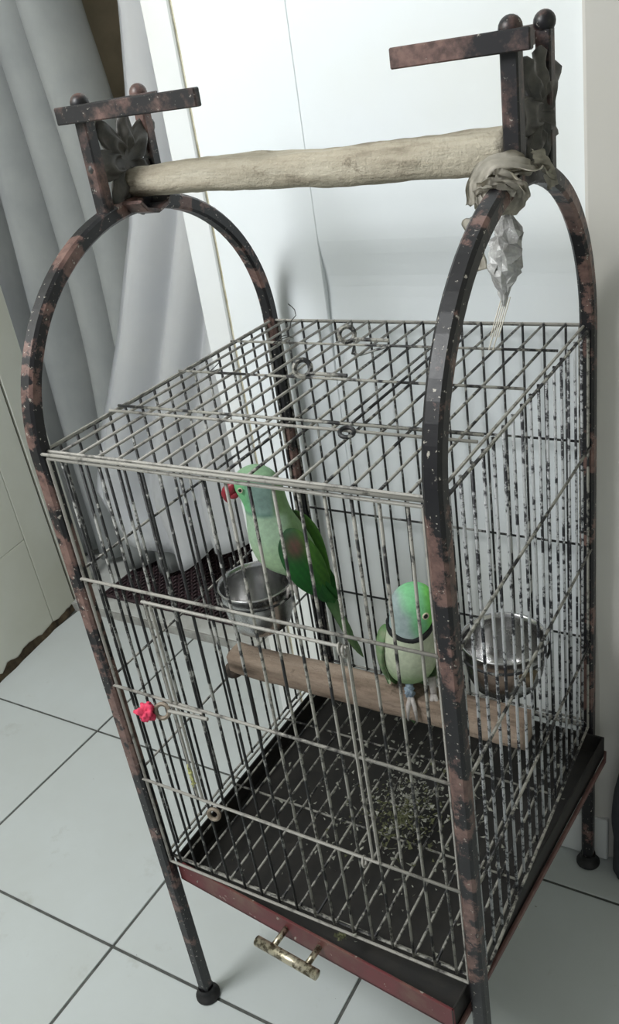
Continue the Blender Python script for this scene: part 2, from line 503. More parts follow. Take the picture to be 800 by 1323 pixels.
# ------------------------------------------------------------------ curtains
def curtain(name, mat, label, y0, fn_edges, ztop, nx, nz, folds, amp, seed, hem=None):
    bm = bmesh.new(); grid = []
    for k in range(nz + 1):
        row = []
        for i in range(nx + 1):
            u = i / nx; t = k / nz
            zb = hem(u) if hem else -FZ + 0.075
            z = ztop + (zb - ztop) * t
            xl, xr = fn_edges(z)
            x = xl + (xr - xl) * u
            ph = u * folds * 2 * PI + seed + .8 * noise.noise(Vector((u * 3, t * 1.5, seed)))
            y = y0 + amp * (.5 + .6 * t) * math.sin(ph) + amp * .5 * noise.noise(Vector((u * 6, t * 3, seed + 5)))
            x += amp * .35 * math.cos(ph)
            row.append(bm.verts.new(P(x, y, z)))
        grid.append(row)
    for a, b_ in zip(grid, grid[1:]):
        for i in range(nx): bm.faces.new((a[i], a[i + 1], b_[i + 1], b_[i]))
    bmesh.ops.solidify(bm, geom=list(bm.faces), thickness=0.0012)
    return tag(from_bm(name, bm, mat, None, True), label, 'curtain', 'curtains in the doorway')

def interp(pts):
    def f(z):
        if z >= pts[0][0]: return pts[0][1]
        for (za, xa), (zb, xb) in zip(pts, pts[1:]):
            if z >= zb:
                t = (za - z) / (za - zb); return xa + (xb - xa) * t
        return pts[-1][1]
    return f
shL = interp([(2.0, -.86), (.766, -.885), (.497, -.935), (.12, -1.03), (-.3, -1.23), (-.70, -1.45), (-1.0, -1.585), (-1.2, -1.50)])
shR = interp([(2.0, -.30), (.3, -.40), (-.4, -.62), (-.8, -.70), (-1.2, -.72)])
hemf = interp([(1.0, -1.10), (.8, -1.17), (.62, -1.22), (.5, -1.30), (.38, -1.31), (.22, -1.21), (.1, -1.17), (0, -1.12)])
curtain('sheer_curtain', 'sheer_white', 'white sheer curtain spreading wide down to the dark door mat', 1.45,
        lambda z: (shL(z), shR(z)), 2.2, 90, 60, 3.2, .045, .6, hemf)
gyR = interp([(2.2, -1.30), (.8, -1.28), (.46, -1.25), (0, -1.22), (-.5, -1.22), (-1.4, -1.26)])
curtain('drape_curtain', 'curtain_grey', 'grey translucent drape in heavy folds beside the cream wall', 1.66,
        lambda z: (-2.35, gyR(z)), 2.2, 130, 40, 6.0, .12, 1.1)
curtain('drape_curtain', 'curtain_brown', 'dark brown curtain showing in the gap between pale curtains', 1.98,
        lambda z: (-2.6, -.25), 2.2, 80, 20, 7.0, .05, 2.0)

# ------------------------------------------------------------------ door mat of looped rubber
mx0, mx1, my0, my1 = -1.545, -0.66, 1.335, 1.95
zt = -FZ + 0.033
matE = empty('door_mat', P((mx0 + mx1) / 2, (my0 + my1) / 2, zt), 'dark maroon perforated rubber mat on the doorway step', 'door mat')
bm = bmesh.new()
nrow = 26
for r in range(nrow):
    y = my0 + .012 + (my1 - my0 - .024) * r / (nrow - 1)
    pts = []
    for k in range(97):
        x = mx0 + (mx1 - mx0) * k / 96
        pts.append(P(x, y + .013 * math.sin(k * PI / 2 + (PI if r % 2 else 0)), zt + .007 + .004 * math.cos(k * PI)))
    sweep(bm, pts, circ(.0035, 5), (0, 0, 1))
lo = from_bm('rubber_mesh', bm, 'mat_rubber', matE); lo['kind'] = 'stuff'
bm = bmesh.new()
pts = [P(mx0, my0, zt + .008), P(mx1, my0, zt + .008), P(mx1, my1, zt + .008), P(mx0, my1, zt + .008)]
for a, b_ in zip(pts, pts[1:] + pts[:1]): rod(bm, a, b_, .0048, 6)
from_bm('rim', bm, 'mat_rubber', matE)
bm = bmesh.new(); boxU(bm, mx0 + .005, mx1 - .005, my0 + .005, my1 - .005, zt + .0005, zt + .003)
from_bm('backing', bm, 'beak_black', matE)

# ------------------------------------------------------------------ the cage
cage = empty('birdcage', P(W / 2, D / 2, -FZ), 'tall wire birdcage on black arched tube stand with flaking paint', 'birdcage')
TR = 0.0145                                    # half tube width in U
R3 = 0.0017                                    # wire radius in metres
for sx in (0, 1):
    x = W * sx
    path = [P(x, 0, -FZ + .004), P(x, 0, -1.0), P(x, 0, -.5), P(x, 0, -.02)]
    for k in range(0, 41):
        th = PI * k / 40
        path.append(P(x, D / 2 - D / 2 * math.cos(th), .342 * math.sin(th)))
    path += [P(x, D, -.02), P(x, D, -.5), P(x, D, -1.0), P(x, D, -FZ + .004)]
    bm = bmesh.new()
    sweep(bm, path, rrect(TR * U, TR * U, .003), (1, 0, 0))
    arch = from_bm('arch_tube', bm, 'tube_paint', cage)
    for p in arch.data.polygons: p.use_smooth = False
    for yy in (0, D):
        bm = bmesh.new()
        lathe(bm, [(0, 0), (.0168, 0), (.0186, .0015), (.0186, .0045), (.0165, .007), (.0130, .0095), (.0118, .013), (.0116, .022)], P(x, yy, -FZ), 24)
        from_bm('foot', bm, 'foot_black', arch, True)

# wire panels
def wire_obj(name, a, b_, mat, parent, r=R3, bend=0.0):
    """a wire of its own; alike wires share one mesh"""
    a, b_ = Vector(a), Vector(b_)
    d = b_ - a
    key = (round(d.x, 4), round(d.y, 4), round(d.z, 4), mat, r, round(bend, 4))
    if key not in wire_obj.cache:
        bm = bmesh.new(); rod(bm, Vector((0, 0, 0)), d, r, 6, bend)
        bmesh.ops.recalc_face_normals(bm, faces=bm.faces)
        me = bpy.data.meshes.new(name); bm.to_mesh(me); bm.free(); me.materials.append(MATS[mat])
        for p in me.polygons: p.use_smooth = len(p.vertices) == 4
        wire_obj.cache[key] = me
    o = bpy.data.objects.new(name, wire_obj.cache[key]); C.objects.link(o)
    o.parent = parent; o.matrix_parent_inverse = parent_inv(parent); o.location = a
    return o
wire_obj.cache = {}

def frame_loop(name, pts, mat, r=R3):
    bm = bmesh.new()
    for a, b_ in zip(pts, pts[1:] + pts[:1]): rod(bm, a, b_, r)
    return from_bm(name, bm, mat, cage)

N = 17
E_ = .018                                       # wires stop at the tube's inner side
fx = lambda k: W * k / N
fy = lambda k: D * k / N
ROWS = (-.25, -.5, -.75)
wr = random.Random(3)
# front
YF = -.004
g = frame_loop('front_grille', [P(E_, YF, -.006), P(W - E_, YF, -.006), P(W - E_, YF, -1.0), P(E_, YF, -1.0)], 'wire_pale', .0019)
for k in range(1, N):
    mt = 'wire_mid' if k > 8 else 'wire_black'
    wire_obj('bar', P(fx(k), YF + .006, -1.0), P(fx(k), YF + .006, -.006), mt if wr.random() < .75 else 'wire_mid', g, R3, wr.choice((0, 0, .0012, -.0012)))
for z in ROWS: wire_obj('crossbar', P(.012, YF - .004, z), P(W - .012, YF - .004, z), 'wire_pale', g, .0019)
wire_obj('crossbar', P(.012, YF - .005, .004), P(W - .012, YF - .005, .006), 'wire_pale', g, .0019)
# front door: its own frame of doubled wire
bm = bmesh.new()
x0, x1, z0, z1 = .163, .560, -.752, -.268
for xx in (x0, x0 + .012, x1, x1 + .013): rod(bm, P(xx, YF - .006, z0 + .005), P(xx, YF - .006, z1), R3)
rod(bm, P(x0 - .004, YF - .009, z1), P(x1 + .014, YF - .009, z1), .0018)
rod(bm, P(x0, YF - .009, z0 + .008), P(x1 + .014, YF - .009, z0 + .008), .0016)
cd = from_bm('cage_door', bm, 'wire_pale', cage)
for xx, zz in ((.563, -.272), (.570, -.275), (.543, -.752)):
    bm = bmesh.new(); torus(bm, P(xx, YF - .010, zz), .0055, .0016, (1, .25, .2), 14)
    from_bm('hinge_loop', bm, 'wire_pale', cd)
bm = bmesh.new(); torus(bm, P(.202, YF - .012, -.770), .0072, .0026, (.25, -1, .25), 18)
from_bm('eyelet', bm, 'rust_ring', cd)
# latch: flattened eye-hook on the middle crossbar
bm = bmesh.new(); rod(bm, P(.155, YF - .012, -.517), P(.250, YF - .012, -.508), .0022); rod(bm, P(.160, YF - .012, -.500), P(.240, YF - .012, -.498), .0016)
la = from_bm('latch_rod', bm, 'wire_pale', cd)
bm = bmesh.new(); torus(bm, P(.140, YF - .014, -.520), .0085, .0028, (.35, -1, .5), 18)
from_bm('latch_ring', bm, 'rust_ring', la)
# back
g = frame_loop('back_grille', [P(E_, D + .004, 0), P(W - E_, D + .004, 0), P(W - E_, D + .004, -1.0), P(E_, D + .004, -1.0)], 'wire_mid', .0019)
for k in range(1, N): wire_obj('bar', P(fx(k), D - .002, -1.0), P(fx(k), D - .002, 0), 'wire_black', g)
for z in ROWS: wire_obj('crossbar', P(.012, D + .006, z), P(W - .012, D + .006, z), 'wire_black', g)
# sides
for s, x, mt in ((-1, 0, 'wire_black'), (1, W, 'wire_spattered')):
    xo = x + s * .004
    g = frame_loop('side_grille', [P(xo, E_, -.003), P(xo, D - E_, -.003), P(xo, D - E_, -1.0), P(xo, E_, -1.0)], 'wire_mid', .0019)
    for k in range(1, N):
        wire_obj('bar', P(xo - s * .006, fy(k), -1.0), P(xo - s * .006, fy(k), -.003), mt, g, R3 * (1.12 if s > 0 else 1), wr.choice((0, 0, .001)))
    for z in ROWS: wire_obj('crossbar', P(xo + s * .004, .012, z), P(xo + s * .004, D - .0 if s > 0 else D - .012, z), 'wire_mid', g, .0018)
# top
g = frame_loop('top_grille', [P(.006, .004, .004), P(W - .006, .004, .004), P(W - .006, D - .002, .004), P(.006, D - .002, .004)], 'wire_pale', .0018)
for k in range(1, N): wire_obj('bar', P(fx(k), .004, .004), P(fx(k), D, .004), 'wire_pale' if k < 9 else 'wire_mid', g)
for y, mt in ((.175, 'wire_pale'), (.200, 'wire_mid'), (.39, 'wire_mid'), (.58, 'wire_mid')):
    wire_obj('crossbar', P(.008, y, .010), P(W - .008, y, .010), mt, g)
wire_obj('bar', P(fx(12) - .012, .19, .012), P(fx(12) - .012, .60, .012), 'wire_black', g)
for c, nrm in ((P(.300, .585, .030), (.6, -1, .3)), (P(.305, .395, .026), (.5, -1, .45))):
    bm = bmesh.new(); torus(bm, c, .0095, .0034, nrm, 18)
    rod(bm, c + Vector((.008, 0, -.006)), c + Vector((.055, .004, -.008)), .0026)
    from_bm('eyelet', bm, 'wire_mid', g)
bm = bmesh.new(); torus(bm, P(.520, .165, .012), .0070, .0022, (.2, -.3, 1), 16)
from_bm('eyelet', bm, 'wire_black', g)
bm = bmesh.new(); pts = [P(.325, .565, .012), P(.330, .545, .004), P(.345, .55, .0), P(.40, .575, .012)]
sweep(bm, pts, circ(.0016), (0, 0, 1)); from_bm('hook', bm, 'wire_black', g)
for s_, seed in ((P(.130, .585, .01), 1), (P(.20, .43, .01), 4), (P(.10, .40, .01), 7), (P(.16, .60, .01), 9)):
    bm = bmesh.new(); pts = []
    for k in range(9):
        t = k / 8
        pts.append(s_ + Vector((.06 * (t - .5) * noise.noise(Vector((seed, 3, 0))) * 2 + .012 * noise.noise(Vector((t * 4, seed, 0))), .03 * noise.noise(Vector((t * 2, seed, 4))), .002 + .045 * t * abs(noise.noise(Vector((seed * 1.7, 2, 1)))) * 2)))
    sweep(bm, pts, circ(.0006, 5), (1, 0, 0)); from_bm('loose_wire', bm, 'wire_black', g)
# floor grille
g = frame_loop('floor_grille', [P(.01, .01, -1.0), P(W - .01, .01, -1.0), P(W - .01, D - .01, -1.0), P(.01, D - .01, -1.0)], 'wire_mid', .0018)
for k in range(1, N): wire_obj('bar', P(fx(k), .008, -.998), P(fx(k), D - .008, -.998), 'wire_mid', g)
for y in (.015, .25, .50, D - .015): wire_obj('crossbar', P(.012, y, -1.004), P(W - .012, y, -1.004), 'wire_mid', g)

# pull-out tray, slid a little askew
FLc, FRc, BRc, BLc = (.018, .010), (.712, -.058), (.785, .735), (.020, .735)
def tray_pt(c, z): return P(c[0], c[1], z)
bm = bmesh.new()
ztop, zbot = -1.016, -1.075
vs = [bm.verts.new(tray_pt(c, z_)) for z_ in (zbot + .003, zbot + .006) for c in (FLc, FRc, BRc, BLc)]
for f_ in ((3,2,1,0),(4,5,6,7),(0,1,5,4),(1,2,6,5),(2,3,7,6),(3,0,4,7)): bm.faces.new([vs[k] for k in f_])
tray = from_bm('pull_out_tray', bm, 'tray_black', cage)
def tray_wall(name, a, b_, z0, z1, mat, th=.004):
    bm = bmesh.new()
    d = (Vector(b_) - Vector(a)).normalized(); nn = Vector((d.y, -d.x)) * th
    q = [(a[0], a[1]), (b_[0], b_[1]), (b_[0] - nn.x, b_[1] - nn.y), (a[0] - nn.x, a[1] - nn.y)]
    vs = [bm.verts.new(P(x, y, z)) for z in (z0, z1) for x, y in q]
    for f_ in ((3,2,1,0),(4,5,6,7),(0,1,5,4),(1,2,6,5),(2,3,7,6),(3,0,4,7)): bm.faces.new([vs[k] for k in f_])
    bmesh.ops.bevel(bm, geom=list(bm.edges), offset=.0006, segments=1, affect='EDGES')
    return from_bm(name, bm, mat, tray)
tray_wall('tray_side', BLc, FLc, zbot, ztop + .012, 'tray_black')
tray_wall('tray_side', FRc, BRc, zbot, ztop, 'tray_black')
tray_wall('tray_back', BRc, BLc, zbot, ztop, 'tray_black')
tray_wall('tray_front', FLc, FRc, zbot, ztop, 'tray_red', .006)
# red lower lip running along the right rim, rounded at its rear corner
bm = bmesh.new()
pts = [P(FRc[0] + .006, FRc[1] + .01, zbot + .004), P(BRc[0] + .006, BRc[1] - .02, zbot + .004), P(BRc[0] + .002, BRc[1] + .003, zbot + .004), P(BRc[0] - .03, BRc[1] + .008, zbot + .004)]
sweep(bm, pts, rrect(.0022, .0042, .0009), (1, 0, 0)); from_bm('tray_lip', bm, 'lip_rust', tray)
# cylinder bar handle on two posts
fd = (Vector(FRc) - Vector(FLc)).normalized(); fn = Vector((fd.y, -fd.x))
def fp(t, out, z): q = Vector(FLc) + fd * t + fn * out; return P(q.x, q.y, z)
bm = bmesh.new(); rod(bm, fp(.272, .052, -1.045), fp(.425, .052, -1.045), .0066, 16)
hd = from_bm('handle', bm, 'handle_metal', tray, True)
for t in (.310, .395):
    bm = bmesh.new(); rod(bm, fp(t, -.002, -1.043), fp(t, .046, -1.045), .0040, 10); from_bm('handle_post', bm, 'handle_metal', tray, True)

# ornamental brackets on the arches
def bracket(x, s, y1, y2, dz, dyf):
    """s=+1: arm points to +x"""
    zb, ztp = .325, .515 + dz
    bm = bmesh.new()
    lng = [rrect(.0095, .0062, .0015)]
    rod_y = y1
    sweep(bm, [P(x, y1, zb), P(x, y1, ztp)], rrect(.0078, .0078, .0015), (1, 0, 0))
    root = from_bm('bracket_post', bm, 'ornament_paint', cage)
    bm = bmesh.new(); sweep(bm, [P(x, y2, zb), P(x, y2, ztp)], rrect(.0072, .0072, .0015), (1, 0, 0))
    from_bm('bracket_post', bm, 'ornament_paint', cage)
    for y in (y1, y2):
        bm = bmesh.new(); ball(bm, P(x, y, ztp + .010), .0102, 1, 1, 1, 16); from_bm('ball_finial', bm, 'ornament_paint', root, True)
    # bar joining the posts on the inner side
    bm = bmesh.new(); a = P(x + s * .021, y1 - .022, .496 + dz); b_ = P(x + s * .028, y2 + .022, .524 + dz)
    add_box(bm, (min(a.x, b_.x), a.y, a.z), (max(a.x, b_.x), b_.y, b_.z), .0008)
    from_bm('cross_strap', bm, 'ornament_paint', root)
    # arm reaching inward
    bm = bmesh.new(); xa, xb = (x - .036, x + .268) if s > 0 else (x - .168, x + .036)
    a = P(xa, y1 - .030, .496 + dz); b_ = P(xb, y1 - .0145, .524 + dz)
    add_box(bm, a, b_, .0012)
    from_bm('arm', bm, 'ornament_paint', root)
    # cast flower: relief on both faces, eight uneven petals
    bm = bmesh.new()
    cy, cz = (y1 + y2) / 2 + dyf, .418
    nr, na = 12, 96
    for side in (1, -1):
        rg = []
        for i in range(nr + 1):
            rr = i / nr; row = []
            for k in range(na):
                th = 2 * PI * k / na
                ph = (th * 7 / (2 * PI)) % 1.0
                lob = (1 - abs(2 * ph - 1)) ** .55
                Rm_ = (.042 + .055 * lob) * (1 + .14 * math.sin(2 * th + 1) + .10 * math.sin(3 * th))
                r = rr * Rm_
                relief = .005 + .011 * math.exp(-((rr - .52) / .13) ** 2) - .003 * math.exp(-(rr / .3) ** 2) + .013 * lob * max(0, rr - .6) ** 1.0 * math.cos((ph - .5) * 6) + .004 * math.cos(th * 14) * max(0, rr - .3)
                relief = max(.003, relief)
                if rr > .93: relief *= (1 - rr) / .07 * .8 + .2
                row.append(bm.verts.new(P(x + side * relief, cy + .008 + r * .92 * math.cos(th), cz + r * 1.12 * math.sin(th))))
            rg.append(row)
        for a_, b2 in zip(rg, rg[1:]):
            for k in range(na): bm.faces.new((a_[k], a_[(k + 1) % na], b2[(k + 1) % na], b2[k]))
        outer = rg[-1]
        if side == 1: o1 = outer
        else:
            for k in range(na): bm.faces.new((o1[k], o1[(k + 1) % na], outer[(k + 1) % na], outer[k]))
    bmesh.ops.remove_doubles(bm, verts=bm.verts, dist=.0002)
    fl = from_bm('cast_flower', bm, 'cast_iron', root, True)
    # cradle that carries the log
    bm = bmesh.new()
    pts = [P(x + s * .034, D / 2 - .045, .352), P(x + s * .034, D / 2 - .030, .336), P(x + s * .034, D / 2, .328), P(x + s * .034, D / 2 + .030, .336), P(x + s * .034, D / 2 + .045, .352)]
    sweep(bm, pts, rrect(.014, .0022, .0008), (1, 0, 0)); from_bm('log_cradle', bm, 'ornament_paint', root)
bracket(0, 1, .298, .455, 0, -.004)
bracket(W, -1, .360, .512, .011, .026)

# ------------------------------------------------------------------ perches
def log(name, mat, label, x0, x1, y, z, r0, r1, sq, seed, amp):
    bm = bmesh.new(); n, m_ = 60, 20
    rg = []
    for i in range(n + 1):
        t = i / n; x = x0 + (x1 - x0) * t
        r = r0 + (r1 - r0) * t
        row = []
        for k in range(m_):
            th = 2 * PI * k / m_
            c, s = math.cos(th), math.sin(th)
            q = (abs(c) ** sq + abs(s) ** sq) ** (-1 / sq)
            rr = r * q * (1 + amp * noise.noise(Vector((x * 7, c * 1.6 + seed, s * 1.6))) + amp * .5 * noise.noise(Vector((x * 30, c * 4 + seed, s * 4))))
            row.append(bm.verts.new(P(x, y + rr * c + .006 * noise.noise(Vector((x * 3, seed, 0))), z + rr * s + .006 * noise.noise(Vector((x * 3, seed, 9))))))
        rg.append(row)
    for a, b_ in zip(rg, rg[1:]):
        for k in range(m_): bm.faces.new((a[k], a[(k + 1) % m_], b_[(k + 1) % m_], b_[k]))
    bm.faces.new(rg[0]); bm.faces.new(rg[-1])
    return tag(from_bm(name, bm, mat, None, True), label, 'perch', 'wooden perches')
log('log_perch', 'log_pale', 'thick pale peeled log laid across the two arch tops', .000, .722, .388, .379, .0265, .0325, 2.4, 3.0, .14)
lp = log('log_perch', 'perch_brown', 'brown squared timber perch inside the cage under the parrot', .014, .727, .36, -.697, .0310, .0335, 5.5, 8.0, .09)
bm = bmesh.new(); ball(bm, P(.013, .348, -.725), .013, 1.2, 1, .9, 12); noisify(bm, .003, 120); rod(bm, P(-.012, .348, -.727), P(.02, .348, -.727), .003)
from_bm('clamp_bolt', bm, 'bolt_dark', lp, True)

# ------------------------------------------------------------------ feeding bowls
def bowl(cx, cy, zr, r, label, s):
    e = empty('feeding_bowl', P(cx, cy, zr - .115), label, 'bowl', 'feeding bowls in the cage')
    bm = bmesh.new(); r *= U; h = .115 * U
    prof = [(0, 0), (r * .62, 0), (r * .78, h * .10), (r * .90, h * .35), (r * .965, h * .7), (r * .985, h * .96), (r * 1.02, h * 1.0), (r * 1.035, h * 1.02), (r * 1.02, h * 1.045), (r * .975, h * 1.03), (r * .95, h * .93), (r * .93, h * .7), (r * .86, h * .36), (r * .74, h * .14), (r * .60, h * .05), (0, h * .04)]
    lathe(bm, prof, P(cx, cy, zr - .115), 48)
    from_bm('steel_bowl', bm, 'steel', e, True)
    bm = bmesh.new(); torus(bm, P(cx, cy, zr - .020), r * 1.05, .0019, (0, 0, 1), 36)
    for dy in (-.035, .035):
        a = P(cx + s * (r / U * .98), cy + dy, zr - .020); b_ = P((W if s > 0 else 0) - s * .010, cy + dy, zr - .020)
        rod(bm, a, b_, .0019)
        rod(bm, b_, b_ + Vector((0, 0, .03)), .0019)
    from_bm('ring_holder', bm, 'wire_black', e)
    return e
bowl(.098, .385, -.485, .084, 'round steel feeding bowl beneath the red-beaked parrot', -1)
b2 = bowl(.640, .478, -.578, .088, 'round steel feeding bowl crusted with brown droppings outside', 1)
bm = bmesh.new(); ball(bm, P(.700, .435, -.615), .018, .7, .8, 1.1, 14); noisify(bm, .010, 70, 2.0)
from_bm('dropping_crust', bm, 'base_dirt', b2, True)

# ------------------------------------------------------------------ parrots
GREEN = {k: rgb(*v_) for k, v_ in dict(face=(128, 200, 144), crown=(152, 190, 152), nape=(132, 160, 152), belly=(172, 202, 162),
    chest=(168, 196, 168), back=(116, 148, 100), wing=(24, 100, 34), wing_dark=(14, 70, 34), wing_edge=(70, 120, 36), patch=(96, 66, 58), tail=(96, 128, 84), tail_pale=(160, 172, 128), grey=(152, 168, 168), bright=(122, 208, 96), breast2=(180, 188, 164), flank=(150, 178, 130)).items()}
def lerp4(a, b_, t):
    t = max(0, min(1, t)); return tuple(a[i] + (b_[i] - a[i]) * t for i in range(4))
def smooth(x, a, b_):
    t = max(0, min(1, (x - a) / (b_ - a))); return t * t * (3 - 2 * t)

def color_mesh(o, fn, inv):
    me = o.data
    at = me.color_attributes.new('Col', 'FLOAT_COLOR', 'POINT')
    for i, v_ in enumerate(me.vertices): at.data[i].color = fn(inv @ v_.co)

class Bird:
    """local frame in mm: s sideways, t away, z up; origin at the perch contact"""
    def __init__(self, origin, yaw, name, label):
        self.M = Matrix.Translation(origin) @ Matrix.Rotation(yaw, 4, 'Z') @ Matrix.Scale(.001, 4)
        self.inv = self.M.inverted()
        self.e = empty(name, origin, label, 'parrot', 'parrots in the cage')
    def w(self, s, t, z): return self.M @ Vector((s, t, z))
    def loft(self, name, rings, colf, mat='feathers', n=20, sub=2, parent=None):
        bm = bmesh.new(); rg = []
        for c, ax, bx in rings:
            c, ax, bx = Vector(c), Vector(ax), Vector(bx)
            rg.append([bm.verts.new(self.M @ (c + ax * math.cos(2*PI*k/n) + bx * math.sin(2*PI*k/n))) for k in range(n)])
        for a, b_ in zip(rg, rg[1:]):
            for k in range(n): bm.faces.new((a[k], a[(k + 1) % n], b_[(k + 1) % n], b_[k]))
        bm.faces.new(rg[0]); bm.faces.new(rg[-1])
        if sub:
            bmesh.ops.recalc_face_normals(bm, faces=bm.faces)
            me = bpy.data.meshes.new('tmp'); bm.to_mesh(me); bm.free()
            ob = bpy.data.objects.new('tmp', me); C.objects.link(ob)
            md = ob.modifiers.new('s', 'SUBSURF'); md.levels = sub
            dg = bpy.context.evaluated_depsgraph_get(); dg.update()
            me2 = bpy.data.meshes.new_from_object(ob.evaluated_get(dg))
            bpy.data.objects.remove(ob); bpy.data.meshes.remove(me)
            for p in me2.polygons: p.use_smooth = True
            me2.name = name
            o = link(name, me2, mat, parent or self.e)
        else: o = from_bm(name, bm, mat, parent or self.e, True)
        if colf: color_mesh(o, colf, self.inv)
        return o
    def feather(self, name, base, tip, width, nrm, colf, parent, thick=1.2, bow=0):
        base, tip, nrm = Vector(base), Vector(tip), Vector(nrm).normalized()
        d = tip - base; side = d.cross(nrm).normalized()
        bm = bmesh.new(); rows = []
        for i in range(11):
            t = i / 10
            wd = width * (.45 + .55 * smooth(t, 0, .35)) * math.sqrt(max(0.0, 1 - max(0, (t - .72) / .28) ** 2)) + .3
            c = base + d * t + nrm * (bow * math.sin(PI * t))
            rows.append([bm.verts.new(self.M @ p) for p in (c - side * wd, c + nrm * thick, c + side * wd, c - nrm * thick * .4)])
        for a, b_ in zip(rows, rows[1:]):
            for k in range(4): bm.faces.new((a[k], a[(k + 1) % 4], b_[(k + 1) % 4], b_[k]))
        bm.faces.new(rows[0]); bm.faces.new(rows[-1])
        o = from_bm(name, bm, 'feathers', parent, False)
        color_mesh(o, colf, self.inv)
        return o
    def tube(self, name, pts, radii, mat, parent=None, n=8):
        bm = bmesh.new()
        sweep(bm, [self.M @ Vector(p) for p in pts], circ(.001, n), (0.3, 1, .2), scales=radii)
        return from_bm(name, bm, mat, parent or self.e, True)
    def eye(self, c, r, nrm):
        bm = bmesh.new(); ball(bm, self.M @ Vector(c), r * .001, 1, 1, 1, 12); e = from_bm('eye', bm, 'eye_black', self.e, True)
        R3_ = self.M.to_3x3().normalized()
        bm = bmesh.new(); torus(bm, self.M @ (Vector(c) + Vector(nrm).normalized() * r * .25), r * .00118, r * .00030, R3_ @ Vector(nrm), 16); from_bm('eye_ring', bm, 'eye_ring', e, True)
    def foot(self, ankle, grip, toes, mat='leg_grey'):
        lg = self.tube('leg', [ankle, tuple((a + b_) / 2 for a, b_ in zip(ankle, grip)), grip], [5.6, 4.6, 4.2], mat)
        for tp in toes: 
            self.tube('toe', [grip] + list(tp), [3.8] + [3.0] * (len(tp) - 1) + [1.4], 'leg_grey', lg)
        return lg

# --- first bird: profile, standing on the rim of the bowl, head to the left
YAW = 0.5251
b1 = Bird(P(.178, .425, -.480), YAW, 'parrot', 'green parrot with red beak standing on rim of a steel bowl')
def fb(f, bk, b_, t=0):
    f, bk = Vector((f[0], t, f[1])), Vector((bk[0], t, bk[1]))
    return ((f + bk) / 2, (bk - f) / 2, Vector((0, b_, 0)))
def col1(p):
    s, t, z = p
    n_ = noise.noise(Vector((s, t, z)) * .06) * 6
    back = smooth(s + n_, -6, 10)                      # 0 front .. 1 back
    col = lerp4(GREEN['belly'], GREEN['chest'], smooth(z, 40, 85))
    col = lerp4(col, GREEN['back'], smooth(s + n_, -2, 12))
    # head
    hd_ = smooth(z + .12 * s, 104, 112)
    face = lerp4(GREEN['face'], GREEN['nape'], smooth(s + n_ * .5, -44, -30))
    face = lerp4(face, GREEN['crown'], smooth(z, 152, 162))
    face = lerp4(face, GREEN['back'], smooth(s + n_ * .5 - (z - 130) * .15, -10, -2))
    col = lerp4(col, face, hd_)
    edge = math.exp(-((z + .12 * s - 108) / 2.2) ** 2) * (1 - smooth(s, -14, -6))
    return lerp4(col, rgb(92, 130, 120), edge * .8)
b1.loft('body', [
    fb((-32, 173), (-20, 173), 5), fb((-50, 167), (-4, 164), 17), fb((-58, 154), (5, 150), 22), fb((-56, 140), (8, 135), 24),
    fb((-48, 123), (9, 118), 23), fb((-48, 102), (13, 98), 26), fb((-52, 78), (22, 82), 31), fb((-50, 52), (32, 60), 33),
    fb((-44, 33), (38, 36), 31), fb((-29, 18), (42, 14), 25), fb((-7, 10), (46, -4), 18), fb((14, -5), (50, -22), 11), fb((28, -22), (46, -29), 5)], col1)
def colwing(p):
    s, t, z = p
    along = (s * .45 - z * .9)
    c = lerp4(GREEN['wing_dark'], GREEN['wing'], smooth(z, 70, 30))
    c = lerp4(c, GREEN['wing_edge'], smooth(s - (60 - z) * .22, 14, 30) * .9)
    c = lerp4(c, GREEN['patch'], math.exp(-(((s - 12) / 11) ** 2 + ((z - 66) / 14) ** 2)) * 1.2)
    st = .5 + .5 * math.sin((s * .9 + z * .35) * .9)
    return lerp4(c, rgb(10, 60, 26), st * .30)
for sd in (-1, 1):
    wg = b1.loft('wing', [
        ((4, sd * 24, 88), (9, 0, 3), (0, 3, 0)), ((7, sd * 29, 76), (19, sd * 0, 5), (0, 6, 0)), ((14, sd * 32, 56), (25, sd * -2, 6), (0, 7, 0)),
        ((20, sd * 31, 34), (26, sd * -4, 6), (0, 6.5, 0)), ((26, sd * 27, 12), (23, sd * -5, 6), (0, 5.5, 0)), ((33, sd * 21, -8), (17, sd * -4, 6), (0, 4, 0)), ((41, sd * 15, -24), (9, 0, 4), (0, 2, 0))], colwing, sub=2)
    for q, (bs, ts, wd) in enumerate((((22, sd * 27, 10), (40, sd * 12, -40), 6), ((30, sd * 26, 8), (50, sd * 10, -44), 6), ((37, sd * 24, 8), (58, sd * 8, -40), 5.5), ((14, sd * 27, 14), (30, sd * 14, -26), 6))):
        b1.feather('flight_feather', bs, ts, wd, (-.2, sd, .1), lambda p: lerp4(rgb(18, 78, 34), rgb(30, 92, 30), smooth(p[0], 25, 50)), wg, 1.2, 2)
for q, (ts, wd) in enumerate((((78, 3, -150), 5.5), ((73, -2, -138), 5.5), ((68, 5, -118), 6), ((62, -6, -100), 6.5), ((57, 4, -84), 7))):
    b1.feather('tail_feather', (30 + q * 2, (q - 2) * 2, -12), ts, wd, (.6, -.75, .3), lambda p: lerp4(lerp4(GREEN['tail'], GREEN['wing'], smooth(p[2], -70, -25)), GREEN['tail_pale'], .35 * (1 - smooth(p[0] + p[2] * .42, 10, 18))), b1.e, 1.4)
